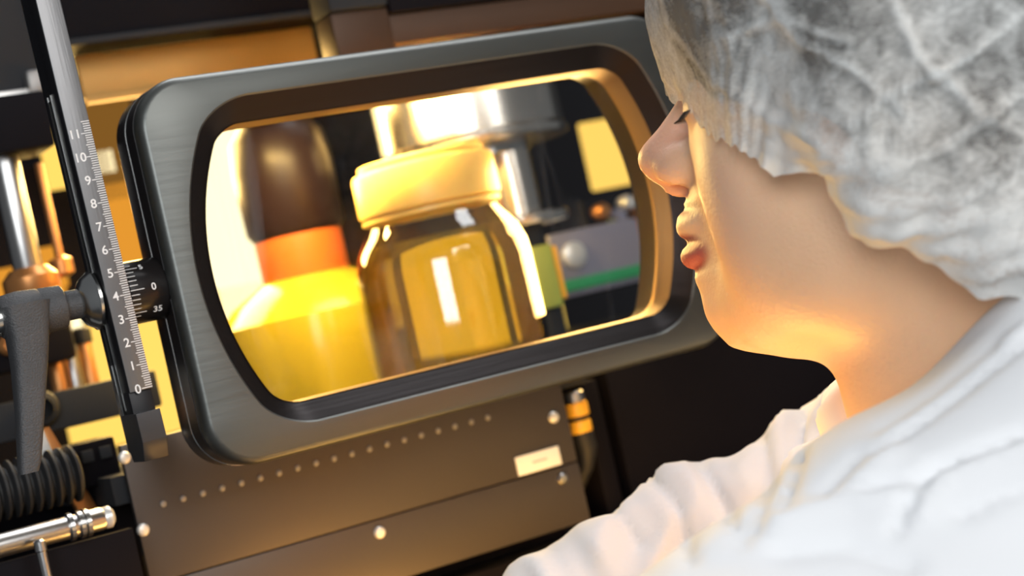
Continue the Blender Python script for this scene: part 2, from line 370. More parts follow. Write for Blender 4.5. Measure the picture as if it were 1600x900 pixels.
# dark fascia across the front above the chamber
a_ = L(607, 24, .15); b_ = L(607, 70, .15)
fa = mthing('front_fascia', 'black fascia with brown lower strip above the frame of the magnifier', 'fascia', a_[0], .15, b_[1])
fin('lower_strip', box(B_(), 0, .34, 0, .012, 0, a_[1]-b_[1], .001), M['darkbrown'], fa)
fin('cover', box(B_(), 0, .34, -.004, .020, a_[1]-b_[1]+.0004, .15, .002), M['black'], fa)
fin('side_post', box(B_(), -.036, -.0005, -.002, .020, -.004, .021, .002), M['darkbrown'], fa)
fin('post_head', box(B_(), -.036, -.0005, -.004, .022, .0214, .15, .002), M['greypaint'], fa)

# pneumatic fitting right of the panel
s_, h_ = L(903, 650, .115)
ft = mthing('hose_fitting', 'yellow-banded hose fitting with a black hose beside the panel', 'fitting', s_, .115, h_)
fin('body', lathe(B_(), [(.0050, .014), (.0058, .013), (.0058, .008)], 24, 'z'), M['rod'], ft)
fin('band', lathe(B_(), [(.0064, .0075), (.0066, .006), (.0066, .0005), (.0062, 0)], 24, 'z'), M['amberplastic'], ft)
fin('band', lathe(B_(), [(.0060, -.0025), (.0064, -.0035), (.0064, -.0085), (.0060, -.0095)], 24, 'z'), M['amberplastic'], ft)
fin('neck', lathe(B_(), [(.0054, .0005), (.0054, -.0028)], 24, 'z'), M['rubber'], ft)
fin('hose', tube(B_(), [(0, 0, -.009), (.001, 0, -.018), (.001, .004, -.028), (-.004, .012, -.04), (-.012, .022, -.05)], [.0062, .0060, .0042, .004, .004], 16), M['rubber'], ft)
s_, h_ = L(1112, 695, .20)
pl = mthing('drawer_handle', 'small grey bar handle on the dark body behind the sleeve', 'handle', s_, .20, h_)
fin('grip', box(B_(), -.014, .012, -.010, -.004, -.0022, .0030, .001), M['greypaint'], pl)
for q in (-.011, .008): fin('mount', box(B_(), q, q+.003, -.005, -.0005, -.002, .002), M['greypaint'], pl)

# ------------------------------------------------------------------ left side of the machine
def mrect(x0, y0, x1, y1, t):                          # photo corners -> s0, s1, h0, h1
    a, b = L(x0, y0, t), L(x1, y1, t); return min(a[0], b[0]), max(a[0], b[0]), min(a[1], b[1]), max(a[1], b[1])
# backlight made of several lit panes
TB = .50
bl = mthing('backlight_panel', 'glowing yellow and amber backlight at the rear of the chamber', 'light', 0, TB, 0)
s0, h0 = L(60, 640, TB); s1, h1 = L(480, 200, TB)
fin('frame', box(B_(), s0-.2, s1+.02, .006, .016, .0, h1+.005, .002), M['black'], bl)
def pane(x, y, wd, ht, m):
    a, b = L(x, y, TB); fin('pane', box(B_(), a-wd/2, a+wd/2, 0, .006, b-ht/2, b+ht/2, .002), M[m], bl)
pane(385, 330, .075, .22, 'lampwhite'); pane(375, 560, .14, .11, 'lampyellow')
pane(155, 560, .045, .050, 'lampyellow'); pane(240, 545, .04, .07, 'lampyellow'); pane(115, 520, .016, .03, 'lampwhite'); pane(200, 655, .085, .040, 'lampyellow'); pane(165, 225, .05, .085, 'glowdim'); pane(150, 255, .03, .02, 'lampwhite'); pane(92, 245, .022, .045, 'lampyellow')  # the dim amber pane glows in place of a reflected glow
pane(200, 350, .045, .065, 'lampamber'); pane(70, 420, .03, .03, 'lampamber'); pane(40, 470, .06, .05, 'lampamber'); pane(720, 500, .19, .10, 'glowmid'); pane(958, 238, .052, .058, 'lampyellow')  # the wide soft yellow pane is added to light the bottle from behind

# amber ledge over the chamber
T2 = .30
s0, h0 = L(133, 155, T2); s1, h1 = L(492, 68, T2)
led = mthing('amber_ledge', 'amber-lit brass ledge above the magnifier, under the black housing', 'ledge', s0, T2, h0)
fin('face_plate', box(B_(), 0, s1-s0, 0, .006, 0, .0265, .001), M['ledge'], led)
fin('lip', box(B_(), 0, s1-s0, -.004, .0, -.0032, .0005, .0006), M['ledge'], led)
hou = mthing('upper_housing', 'matt black housing block overhanging the top left of the chamber', 'housing', s0-.015, T2-.03, h0+.0262)
fin('body', box(B_(), 0, .60, 0, .20, .0006, .09, .003), M['black'], hou)
fin('front_trim', box(B_(), 0, .60, -.003, 0, .0, .004, .001), M['greypaint'], hou)
s0, h0 = L(-60, 160, .28); s1, _ = L(62, 160, .28)
gp = mthing('grey_side_panel', 'plain grey enclosure panel in the upper left corner', 'panel', s0, .28, h0)
fin('sheet', box(B_(), 0, s1-s0+.015, 0, .01, 0, .15, .002), M['greypaint'], gp)
fin('edge_strip', box(B_(), 0, s1-s0+.015, -.004, .002, -.003, .0022, .0005), M['rod'], gp)
fin('corner_clip', box(B_(), s1-s0-.006, s1-s0+.006, -.008, .002, -.002, .012, .003), M['rivet'], gp)

def vcyl(name, label, cat, x, y0, y1, wpx, t, m, group=None, prof=None):   # upright cylinder whose middle axis passes x at y0
    s_, h_ = L(x, y1, t); _, ht = L(x, y0, t); d = W(s_, t, h_)[1]; r = wpx/2/FOC*d*1.0
    o = mthing(name, label, cat, s_, t, h_, group); hh = ht-h_
    fin('shaft', lathe(B_(), [(r*.96, 0), (r, .0015), (r, hh-.0015), (r*.96, hh)], 40), m, o)
    return o, r, hh
o, r, hh = vcyl('steel_column', 'thick satin steel column left of the scale bar', 'column', 45, 235, 425, 46, .22, M['rod'])
fin('base_flange', lathe(B_(), [(r*1.8, -.012), (r*1.9, -.010), (r*1.9, -.003), (r*1.3, .002)], 40), M['coppery'], o)
fin('top_block', box(B_(), -.03, .024, -.02, .02, hh-.002, hh+.028, .002), M['black'], o)
o, r, hh = vcyl('steel_column', 'thin steel rod with amber light in its colour just behind the scale bar', 'column', 98, 250, 425, 14, .26, M['coppery'])  # copper material puts the amber light into the rod's colour
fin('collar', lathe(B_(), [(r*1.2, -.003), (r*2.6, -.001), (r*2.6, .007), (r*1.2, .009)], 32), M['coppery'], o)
# valve block between the column and deck
s_, h_ = L(75, 540, .24)
vb = mthing('valve_block', 'dark valve block with round ports left of the lever', 'valve', s_, .24, h_)
fin('body', box(B_(), -.035, .012, -.01, .03, -.010, .028, .003), M['black'], vb)
for k, (a, c) in enumerate(((-.024, .004), (-.006, .010), (-.024, .018))):
    fin('port', lathe(B_(), [(.0055, 0), (.0055, -.006), (.0035, -.008), (.0030, -.004), (0, -.004)], 20, 'y', (a, -.01, c)), M['coppery'], vb)
s_, h_ = L(150, 625, .20)
rl = mthing('cross_rail', 'dark horizontal rail behind the foot of the scale bar', 'rail', s_, .20, h_)
fin('bar', box(B_(), -.075, .035, 0, .015, -.011, .009, .002), M['greypaint'], rl)
fin('ring', lathe(B_(), [(.0055, .0), (.0085, -.001), (.0098, -.004), (.0085, -.007), (.0055, -.008), (.0055, 0)], 28, 'y', (-.030, 0, .002)), M['rubber'], rl)
for k, (x, mm_, lb) in enumerate(((94, 'coppery', 'short copper tube behind the handle, leftmost of three'), (121, 'rod', 'steel tube between two others behind the scale bar'), (146, 'coppery', 'copper tube nearest the scale bar, rightmost of three'))):
    a_, c_ = L(x, 606, .27); o = mthing('tube', lb, 'tube', a_, .27, c_, 'tubes standing behind the cross rail'); ht_ = (.036, .044, .030)[k]
    fin('pipe', lathe(B_(), [(.0040, -.012), (.0042, 0), (.0042, ht_), (.0036, ht_+.001)], 28), M[mm_], o)
    fin('cap', lathe(B_(), [(.0052, ht_-.004), (.0054, ht_-.003), (.0054, ht_+.004), (.0040, ht_+.005), (0, ht_+.005)], 28), M['rubber' if k != 1 else 'orange'], o)
# lower left group
s_, h_ = L(60, 690, .12)
st = mthing('guide_strip', 'pale steel strip slanting down beside the lever tip', 'strip', *(lambda q: (q[0], .12, q[1]))(L(85, 738, .12)))
fin('strip', box(B_(), -.0030, .0030, 0, .003, 0, .034, .0005, Matrix.Rotation(math.radians(-10), 4, 'Y')), M['screw'], st)
st = mthing('copper_strut', 'brown copper strut running down towards the lower left rod', 'strut', *(lambda q: (q[0], .14, q[1]))(L(140, 800, .14)))
fin('strut', box(B_(), -.0045, .0045, 0, .006, 0, .046, .0008, Matrix.Rotation(math.radians(-18), 4, 'Y')), M['coppery'], st)
st = mthing('terminal_block', 'black rectangular block beside the panel corner', 'block', *(lambda q: (q[0], .13, q[1]))(L(150, 760, .13)))
fin('body', box(B_(), -.016, .014, 0, .03, 0, .022, .002), M['black'], st)
for q in (-.010, -.001, .008): fin('clip', box(B_(), q-.003, q+.003, -.002, .002, .012, .018, .0008), M['greypaint'], st)
s_, h_ = L(60, 755, .10)
bel = mthing('bellows', 'black ribbed rubber bellows at the left edge', 'bellows', s_, .11, h_)
prof = []
for k in range(16):
    prof += [(.0105, -.055+k*.0048), (.0135, -.055+k*.0048+.0014), (.0135, -.055+k*.0048+.0026), (.0105, -.055+k*.0048+.004)]
fin('ribs', lathe(B_(), prof, 40, 'x'), M['rubber'], bel)
s_, h_ = L(168, 808, .07)
rod = mthing('actuator_rod', 'round steel rod with knurled ring across the lower left corner', 'rod', s_, .07, h_)
fin('shaft', lathe(B_(), [(.0052, -.090), (.0052, -.003), (.0048, -.002)], 32, 'x'), M['rod'], rod)
fin('end_cap', lathe(B_(), [(.0045, -.002), (.0050, -.001), (.0050, .0012), (.0030, .0028), (0, .0030)], 32, 'x'), M['screw'], rod)
for q in (-.017, -.0125, -.0095): fin('ring', lathe(B_(), [(.0052, q-.0012), (.0064, q-.001), (.0064, q+.0008), (.0052, q+.001)], 32, 'x'), M['steel'], rod)
fin('bracket', box(B_(), -.060, .012, .006, .012, -.035, -.008, .001), M['black'], rod)
s_, h_ = L(70, 885, .06)
o = mthing('adjusting_pin', 'small upright steel pin under the lower left rod', 'pin', s_, .06, h_-.01)
fin('pin', lathe(B_(), [(.0016, -.01), (.0022, .004), (.0022, .0165), (.0026, .017), (.0026, .021), (.0015, .022)], 20), M['rod'], o)
s_, h_ = L(214, 895, .11)
o = mthing('brass_tab', 'slim brass tab at the lower left foot of the panel', 'tab', s_, .11, h_-.01)
fin('tab', box(B_(), -.002, .002, 0, .002, 0, .017, .0003), M['ledge'], o)

# ------------------------------------------------------------------ inside the chamber
def bottle(name, label, s, t, h, R_, prof_body, prof_liq, cap_prof, caplabel=None, ribs=True):
    o = mthing(name, label, 'bottle', s, t, h)
    fin('glass', lathe(B_(), prof_body, 72), M['bottleglass'], o)
    fin('liquid', lathe(B_(), prof_liq, 72), M['liquid'], o)
    return o
TBt = .165
s_, _ = L(690, 400, TBt); hd = .004; R_ = .050
_, hcap = L(668, 243, TBt); Hc = hcap-hd
bt = bottle('media_bottle', 'squat clear glass bottle of amber liquid with a cream screw cap', s_, TBt, hd, R_,
    [(.030, .002), (.046, 0), (R_, .004), (R_, Hc*.50), (R_*.985, Hc*.56), (R_*.92, Hc*.63), (R_*.82, Hc*.69), (R_*.745, Hc*.735), (R_*.72, Hc*.76), (R_*.72, Hc*.86)],
    [(0, .0025), (.044, .003), (R_-.003, .007), (R_-.003, Hc*.50), (R_*.925, Hc*.555), (R_*.86, Hc*.62), (R_*.80, Hc*.645), (0, Hc*.645)], None)
fin('neck_ring', lathe(B_(), [(R_*.74, Hc*.745), (R_*.80, Hc*.75), (R_*.80, Hc*.765), (R_*.745, Hc*.775)], 64), M['yellowcap'], bt)
bm = B_(); rc = R_*.815
lathe(bm, [(rc*.96, Hc*.775), (rc, Hc*.78), (rc*1.01, Hc*.80), (rc*1.0, Hc*.95), (rc*.97, Hc*.965), (rc*.90, Hc*.968), (rc*.895, Hc*.995), (rc*.88, Hc), (0, Hc)], 96)
fin('screw_cap', bm, M['yellowcap'], bt)

# dark-capped flask at the left of the lens view
TF = .30
sf, _ = L(490, 480, TF)
fl = mthing('stoppered_flask', 'yellow-green flask with tall dark stopper and orange collar, leftmost behind the lens', 'flask', sf, TF, .006)
_, a1 = L(490, 455, TF); _, a2 = L(490, 395, TF); _, a3 = L(495, 180, TF)
a1 -= .006; a2 -= .006; a3 -= .006
fin('body', lathe(B_(), [(.050, 0), (.062, .004), (.064, a1*.5), (.062, a1*.8), (.050, a1*.97), (.036, a1+.006), (.030, a1+.01)], 64), M['limeliquid'], fl)
fin('collar', lathe(B_(), [(.026, a1), (.0275, a1+.004), (.0275, a2+.012), (.026, a2+.014)], 48), M['orange'], fl)
fin('stopper', lathe(B_(), [(.028, a2+.013), (.031, a2+.018), (.032, a3-.03), (.030, a3-.01), (.022, a3), (0, a3)], 48), M['amberglass'], fl)

# big filling-head cylinder
tC = .26
sC, hC = L(742, 232, tC); dC = W(sC, tC, 0)[1]; rC = 145/FOC*dC
hd_ = mthing('filling_head', 'large polished cylinder with flange hanging above the cream-capped bottle', 'cylinder', sC, tC, hC)
fin('barrel', lathe(B_(), [(rC*.97, .004), (rC, .006), (rC, L(742, 45, tC)[1]-hC)], 80), M['chrome'], hd_)
fin('flange', lathe(B_(), [(rC*.80, -.003), (rC*1.01, -.002), (rC*1.03, 0), (rC*1.03, .003), (rC*1.0, .0055)], 80), M['chrome'], hd_)
fin('spigot', lathe(B_(), [(rC*.55, -.009), (rC*.58, -.008), (rC*.58, -.002)], 60), M['steel'], hd_)
s_, h_ = L(815, 350, .24); d_ = W(s_, .24, 0)[1]; r = 36/FOC*d_
_, ht = L(815, 235, .24)
o = mthing('guide_column', 'polished guide column standing on a round collar right of the bottle', 'column', s_, .24, h_)
fin('shaft', lathe(B_(), [(r, .004), (r, ht-h_)], 48), M['chrome'], o)
fin('collar', lathe(B_(), [(r*1.5, -.003), (r*2.05, -.002), (r*2.1, 0), (r*2.1, .003), (r*2.0, .0045), (r*1.3, .005)], 64), M['chrome'], o)
fin('foot', lathe(B_(), [(r*.9, -h_), (r*.9, -.003)], 40), M['greypaint'], o)
s_, h_ = L(868, 480, .22)
o = mthing('lime_block', 'small lime and orange plastic upright right of the bottle', 'block', s_, .22, h_)
_, ht = L(868, 378, .22)
fin('body', box(B_(), -.007, .007, 0, .01, 0, ht-h_, .002), M['lime'], o)
fin('edge', box(B_(), .0075, .0105, 0, .01, .004, ht-h_-.002, .001), M['amberplastic'], o)
s_, h_ = L(935, 455, .30)
o = mthing('control_box', 'grey instrument box with a green strip at the right of the lens', 'box', s_, .30, h_)
fin('body', box(B_(), -.030, .045, 0, .05, 0, .045, .003), M['lilac'], o)
fin('green_strip', box(B_(), -.030, .045, -.003, .0, .004, .012, .001), M['green'], o)
fin('dial', lathe(B_(), [(.009, 0), (.009, -.004), (.007, -.005), (0, -.005)], 28, 'y', (-.014, 0, .028)), M['screw'], o)
s_, h_ = L(975, 350, .32)
o = mthing('wire_bundle', 'small cluster of coloured connectors under the lit window', 'connector', s_, .32, h_)
for k, (a, c, mm) in enumerate(((-.020, .012, 'coppery'), (-.008, .006, 'lilac'), (.002, .014, 'screw'), (.010, .004, 'coppery'), (-.014, -.002, 'lime'), (.004, -.006, 'orange'))):
    fin('plug', lathe(B_(), [(.0055, 0), (.006, -.008), (.004, -.012), (0, -.012)], 20, 'y', (a, 0, c)), M[mm], o)
fin('mount', box(B_(), -.03, .02, 0, .01, -.015, .022, .002), M['black'], o)
o = mthing('deck_lamp', 'tiny glowing lamp low at the right of the bottle', 'lamp', *(lambda q: (q[0], .20, q[1]))(L(838, 535, .20)))
fin('bulb', lathe(B_(), [(0, .008), (.005, .0055), (.0068, 0), (.005, -.0055), (0, -.007)], 24), M['lampwhite'], o)
fin('holder', lathe(B_(), [(.0045, -.013), (.0048, -.006)], 20), M['amberplastic'], o)


# ------------------------------------------------------------------ person: implicit body surfaces
PHI = math.radians(28)
TIP = P(1000, 248, .675)
Fd = np.array([-math.cos(PHI), math.sin(PHI), 0]); Lf = np.array([-Fd[1], Fd[0], 0])
HC = TIP - Fd*.120                                   # origin of the head: x forward, y to her left, z up from the nose tip
def lp(x, y, d):                                      # photo point at distance d, in the body's own space
    q = P(x, y, d) - HC; return np.array([q.dot(Fd), q.dot(Lf), q[2]])
def lw(p): p = np.asarray(p, float); return HC + p[..., :1]*Fd + p[..., 1:2]*Lf + p[..., 2:3]*Z
def sag(x, y):                                        # photo point carried onto the head's middle plane
    r = ray(x, y); o = HC - np.array([0, 0, ZC]); k = o.dot(Lf)/r.dot(Lf); q = r*k-o; return q.dot(Fd), q[2]
def smin(a, b, k): h = np.clip(.5+.5*(b-a)/k, 0, 1); return b + (a-b)*h - k*h*(1-h)
def sph(p, c, r): return np.sqrt(((p-np.array(c, np.float32))**2).sum(-1)) - r
def ell(p, c, r, rot=None):
    q = p-np.array(c, np.float32)
    if rot is not None: q = q @ np.array(rot, np.float32)
    r = np.array(r, np.float32); k0 = np.sqrt(((q/r)**2).sum(-1)); k1 = np.sqrt(((q/r**2)**2).sum(-1))
    return k0*(k0-1)/np.maximum(k1, 1e-6)
def cap(p, a, b, ra, rb=None):
    rb = ra if rb is None else rb
    a = np.array(a, np.float32); b = np.array(b, np.float32); pa = p-a; ba = b-a
    h = np.clip((pa@ba)/ba.dot(ba), 0, 1)
    return np.sqrt(((pa-h[..., None]*ba)**2).sum(-1)) - (ra+(rb-ra)*h)
def nets(sdf, lo, hi, vs, BS=16):
    lo = np.array(lo, np.float64); n = np.ceil((np.array(hi)-lo)/(vs*BS)).astype(int)
    bi = np.stack(np.meshgrid(*[np.arange(k) for k in n], indexing='ij'), -1).reshape(-1, 3)
    cen = (lo+(bi+.5)*vs*BS).astype(np.float32)
    act = bi[np.abs(sdf(cen)) < vs*BS*1.15]
    loc = np.stack(np.meshgrid(*[np.arange(BS+1)]*3, indexing='ij'), -1)
    offs = [(i, j, k) for i in (0, 1) for j in (0, 1) for k in (0, 1)]
    cells, vals = [], []
    for s_ in range(0, len(act), 64):
        blk = act[s_:s_+64]; gi = blk[:, None, None, None, :]*BS+loc[None]
        v = sdf((lo+gi*vs).astype(np.float32).reshape(-1, 3)).reshape(gi.shape[:-1])
        cv = np.stack([v[:, i:BS+i, j:BS+j, k:BS+k] for i, j, k in offs], -1)
        m = (cv.min(-1) < 0) & (cv.max(-1) >= 0)
        cells.append(gi[:, :BS, :BS, :BS][m]); vals.append(cv[m])
    cells = np.concatenate(cells); vals = np.concatenate(vals)
    N = n*BS+2; key = (cells[:, 0]*N[1]+cells[:, 1])*N[2]+cells[:, 2]; o = np.argsort(key); key = key[o]; cells = cells[o]; vals = vals[o]
    acc = np.zeros((len(cells), 3)); cnt = np.zeros(len(cells)); oa = np.array(offs)
    for a in range(8):
        for b in range(a+1, 8):
            if np.abs(oa[a]-oa[b]).sum() != 1: continue
            va, vb = vals[:, a], vals[:, b]; m = (va < 0) != (vb < 0)
            t = va[m]/(va[m]-vb[m]); acc[m] += oa[a]+(oa[b]-oa[a])*t[:, None]; cnt[m] += 1
    vert = lo+(cells+acc/cnt[:, None])*vs
    faces = []; st = np.array([N[1]*N[2], N[2], 1])
    for ax, ci in ((0, 4), (1, 2), (2, 1)):
        u, v_ = [(1, 2), (2, 0), (0, 1)][ax]
        sgn = vals[:, 0] < 0; m = sgn != (vals[:, ci] < 0); k0 = key[m]
        ids = [np.searchsorted(key, k0-d) for d in (0, st[u], st[u]+st[v_], st[v_])]
        ok = np.ones(len(k0), bool)
        for i_, d in zip(ids, (0, st[u], st[u]+st[v_], st[v_])): ok &= (i_ < len(key)) & (key[np.minimum(i_, len(key)-1)] == k0-d)
        q = np.stack(ids, -1)[ok]; f = sgn[m][ok]; q[~f] = q[~f][:, ::-1]; faces.append(q)
    return vert, np.concatenate(faces)
def np_mesh(name, v, f, m, parent):
    me = bpy.data.meshes.new(name); me.from_pydata(v.tolist(), [], f.tolist()); me.validate(); me.update()
    o = bpy.data.objects.new(name, me); C.objects.link(o); o.parent = parent; me.materials.append(m); me.shade_smooth(); return o

mm = .001
ARM = [(lp(1620, 800, .80), .070), (lp(1350, 790, .78), .046), (lp(1140, 872, .78), .037), (lp(1000, 932, .77), .032), (lp(880, 960, .76), .026)]
WR = lp(800, 985, .752); WD = WR-ARM[-1][0]; WD /= np.linalg.norm(WD)
up = np.array([0, 0, 1.]); WS = np.cross(WD, up); WS /= np.linalg.norm(WS); WU = np.cross(WS, WD)
def hp(a, b, c): return WR + WD*a*mm + WS*b*mm + WU*c*mm
def body_sdf(p):
    q = p/mm; ay = q.copy(); ay[..., 1] = np.abs(ay[..., 1])
    d = ell(q, (-10, 0, 62), (100, 84, 98))
    d = smin(d, ell(q, (42, 0, -8), (52, 58, 72)), 20)
    d = smin(d, ell(ay, (54, 37, -22), (27, 25, 32)), 12)
    d = smin(d, ell(ay, (32, 42, -48), (44, 26, 34)), 16)
    d = smin(d, ell(q, (56, 0, -62), (42, 46, 29)), 14)
    d = smin(d, ell(q, (80, 0, -38), (22, 26, 26)), 10)
    d = smin(d, ell(q, (85, 0, -63), (19, 20, 19)), 8)
    d = smin(d, ell(q, (80, 0, 38), (14, 44, 12)), 10)
    d = np.maximum(d, -(ell(ay, (103, 33, 15), (17, 17, 13)))) * 1.0
    d = smin(d, sph(ay, (71.5, 32, 14), 14.5), 3)
    d = smin(d, cap(q, (90, 0, 30), (103, 0, 8), 9, 9.5), 9)
    d = smin(d, ell(q, (107, 0, -1), (13, 12.5, 12)), 5)
    d = smin(d, ell(ay, (97, 11.5, -7), (12, 6.8, 8)), 6)
    d = smin(d, ell(q, (98, 0, -14), (12, 5, 5)), 4)
    d = -smin(-d, ell(ay, (103.5, 8.6, -14.0), (5.8, 3.6, 3.4)), 1.5)
    ly = (q[..., 1]/24)**2
    u1 = q.copy(); u1[..., 0] = u1[..., 0]+ly*11; u1[..., 2] = u1[..., 2]-ly*1.5
    d = smin(d, ell(u1, (101.5, 0, -30.5), (7.4, 23, 6.0)), 4)
    d = smin(d, ell(u1, (101.5, 0, -42), (9.5, 23, 5.6)), 2.5)
    d = -smin(-d, ell(u1, (111, 0, -37.4), (4.5, 26, .8)), 1.4)
    d = smin(d, ell(ay, (-12, 80, 0), (17, 7, 30)), 4)
    nk = cap(q, (0, 0, -50), (-8, 0, -160), 60, 63)
    nk = smin(nk, cap(ay, (-26, 60, -30), (34, 24, -165), 11, 9), 12)
    nk = smin(nk, cap(ay, (-40, 42, -20), (-30, 60, -160), 20, 26), 20)
    d = smin(d, nk, 12)
    d = smin(d, cap(ay, (-20, 40, -150), (-10, 150, -232), 40, 44), 30)
    d = smin(d, ell(q, (-10, 0, -330), (78, 140, 170)), 40)
    a_ = None
    for (c0, r0), (c1, r1) in zip(ARM[:-1], ARM[1:]):
        e = cap(p, c0, c1, r0*.8, r1*.8)/mm; a_ = e if a_ is None else smin(a_, e, 6)
    a_ = smin(a_, cap(p, ARM[-1][0], WR, .022, .021)/mm, 5)
    a_ = smin(a_, cap(p, hp(0, 0, 0), hp(45, 0, -4), .021, .022)/mm, 6)
    for k, (b, ln) in enumerate(((-24, 66), (-8, 76), (8, 72), (23, 56))):
        a, m1, e1 = hp(50, b*.8, 0), hp(50+ln*.45, b, -8), hp(50+ln*.8, b*1.05, -30)
        a_ = smin(a_, cap(p, a, m1, .0098, .0088)/mm, 3); a_ = smin(a_, cap(p, m1, e1, .0088, .0074)/mm, 2)
    a_ = smin(a_, cap(p, hp(8, -20, -6), hp(34, -40, -20), .012, .010)/mm, 5); a_ = smin(a_, cap(p, hp(34, -40, -20), hp(60, -42, -32), .010, .0085)/mm, 2)
    return smin(d, a_, 20).astype(np.float32)*np.float32(mm)

person = thing('person', 'person in a white coat and hair cover leaning in to look through the magnifier', 'person', (HC[0], HC[1], 0), PI-PHI)
bv, bf = nets(body_sdf, (-.20, -.30, -.55), (.46, .24, .18), .0018)
# match the middle profile of the face
pts = [sag(*q) for q in ((1050, 163), (1030, 190), (1012, 215), (1002, 235), (1000, 248), (1003, 262), (1012, 278), (1028, 295), (1048, 306), (1062, 316), (1063, 328), (1061, 347), (1063, 365), (1072, 380), (1070, 392), (1069, 402), (1073, 417), (1085, 430), (1100, 455), (1107, 490), (1114, 505), (1123, 520), (1133, 531))]
pz = np.array([q[1] for q in pts])[::-1]; pxx = np.array([q[0] for q in pts])[::-1]
mid = np.abs(bv[:, 1]) < .0035; fr = mid & (bv[:, 0] > .07); zb = np.linspace(-.079, .018, 50); cur = []
for z_ in zb:
    m_ = fr & (np.abs(bv[:, 2]-z_) < .0016); cur.append(bv[m_, 0].max() if m_.any() else np.nan)
cur = np.array(cur); cur = np.where(np.isnan(cur), np.interp(zb, pz, pxx), cur); dlt = np.interp(zb, pz, pxx)-cur
dlt = np.convolve(np.pad(dlt, 1, 'edge'), [.25, .5, .25], 'valid')
dv = np.interp(bv[:, 2], zb, dlt, left=dlt[0], right=dlt[-1]); zw = np.clip((bv[:, 2]+.090)/.010, 0, 1)*np.clip((.045-bv[:, 2])/.02, 0, 1)
wv = np.exp(-(bv[:, 1]/.020)**2)*np.clip((bv[:, 0]-.060)/.03, 0, 1)*zw
bv[:, 0] += dv*wv
def smn(a, b, k): h = np.clip(.5+.5*(b-a)/k, 0, 1); return b+(a-b)*h-k*h*(1-h)
xp_ = np.interp(bv[:, 2], [.0, .008, .018, .030, .045, .07], [.125, .113, .1010, .096, .0955, .097]) - .046*(bv[:, 1]/.05)**2/(1+.5*(bv[:, 1]/.05)**2)
fz = np.clip((bv[:, 2]-.001)/.009, 0, 1)*(bv[:, 0] > .04)
bv[:, 0] = bv[:, 0]*(1-fz) + smn(bv[:, 0], xp_, .012)*fz
bv[:, 2] += HC[2]
skin = mat('skin', (.89, .57, .36), .45, 0, 34, .10, 620, .28, sss=.2)
body = np_mesh('body', bv, bf, skin, person)
# reddish lips, nose wing and cheek colour come from the position on the head
nt = skin.node_tree; bs = nt.nodes['Principled BSDF']; src = bs.inputs['Base Color'].links[0].from_socket
def blob(c, r, col, fac, src):
    tc = nt.nodes.new('ShaderNodeTexCoord'); mp = nt.nodes.new('ShaderNodeMapping'); mp.vector_type = 'TEXTURE'
    mp.inputs['Location'].default_value = (c[0]*mm, c[1]*mm, c[2]*mm+HC[2]); mp.inputs['Scale'].default_value = [k*mm for k in r]
    g = nt.nodes.new('ShaderNodeTexGradient'); g.gradient_type = 'SPHERICAL'; nt.links.new(tc.outputs['Object'], mp.inputs[0]); nt.links.new(mp.outputs[0], g.inputs[0])
    rp = nt.nodes.new('ShaderNodeMapRange'); rp.inputs[1].default_value = 0; rp.inputs[2].default_value = fac[1]; rp.inputs[3].default_value = 0; rp.inputs[4].default_value = fac[0]; rp.interpolation_type = 'SMOOTHSTEP'
    nt.links.new(g.outputs['Fac'], rp.inputs[0]); mx = nt.nodes.new('ShaderNodeMix'); mx.data_type = 'RGBA'
    nt.links.new(rp.outputs[0], mx.inputs[0]); nt.links.new(src, mx.inputs[6]); mx.inputs[7].default_value = (*col, 1); return mx.outputs[2]
src = blob((103, 0, -41.0), (24, 34, 10), (.45, .10, .085), (.95, .30), src)
src = blob((104, 0, -2), (26, 24, 26), (.74, .30, .25), (.6, .8), src)
for sy in (-1, 1): src = blob((72, 50*sy, -28), (40, 34, 36), (.84, .46, .33), (.4, .9), src)
nt.links.new(src, bs.inputs['Base Color'])
for sy in (-1, 1):
    bm = B_(); bmesh.ops.create_uvsphere(bm, u_segments=20, v_segments=12, radius=.0122); bmesh.ops.translate(bm, verts=bm.verts, vec=(.0700, .032*sy, .0135+HC[2])); fin('eyeball', bm, M['eye'], body)
    bm = B_()
    for k in range(26):
        a = -1.0+2.0*k/25; y0 = .032*sy+math.sin(a)*.0145; x0 = .0715+math.cos(a)*.0138; z0 = .0100+HC[2]
        tube(bm, [(x0-.001, y0, z0), (x0+.0018*math.cos(a), y0+.0012*math.sin(a), z0-.0022), (x0+.0036*math.cos(a), y0+.003*math.sin(a), z0-.003)], [.0002, .00017, .00006], 5)
    fin('eyelashes', bm, M['lash'], body)['kind'] = 'stuff'

# ---- disposable hair cover: crinkled translucent fabric gathered at an elastic hem
HEM = [(900, 152), (1046, 152), (1070, 176), (1100, 205), (1135, 228), (1170, 249), (1200, 268), (1214, 273), (1240, 270), (1270, 276), (1290, 292), (1304, 318), (1312, 350), (1322, 368), (1350, 386), (1372, 392), (1400, 397), (1440, 414), (1490, 434), (1530, 462), (1570, 483), (1610, 492), (2400, 540)]
hx = np.array([q[0] for q in HEM]); hy = np.array([q[1] for q in HEM])
AX = np.array([-.60, 0, .80]); E1 = np.array([.80, 0, .60]); E2 = np.array([0, 1., 0]); O = np.array([-.010, 0, .052])
NP, NT = 420, 150
def base_r(dr):
    rad = np.array([.1135, .0935, .112]); k = 1/np.sqrt(((dr/rad)**2).sum(-1)); return k
psi = np.linspace(0, PI, NP//2+1)
def capdir(ps, th): return (AX*np.cos(th)[..., None] + (E1*np.cos(ps)[..., None] + E2*np.sin(ps)[..., None])*np.sin(th)[..., None])
gp_, gt_ = np.linspace(0, PI, 72), np.linspace(0, 2.75, 110); PG, TG = np.meshgrid(gp_, gt_, indexing='ij'); dg_ = capdir(PG, TG)
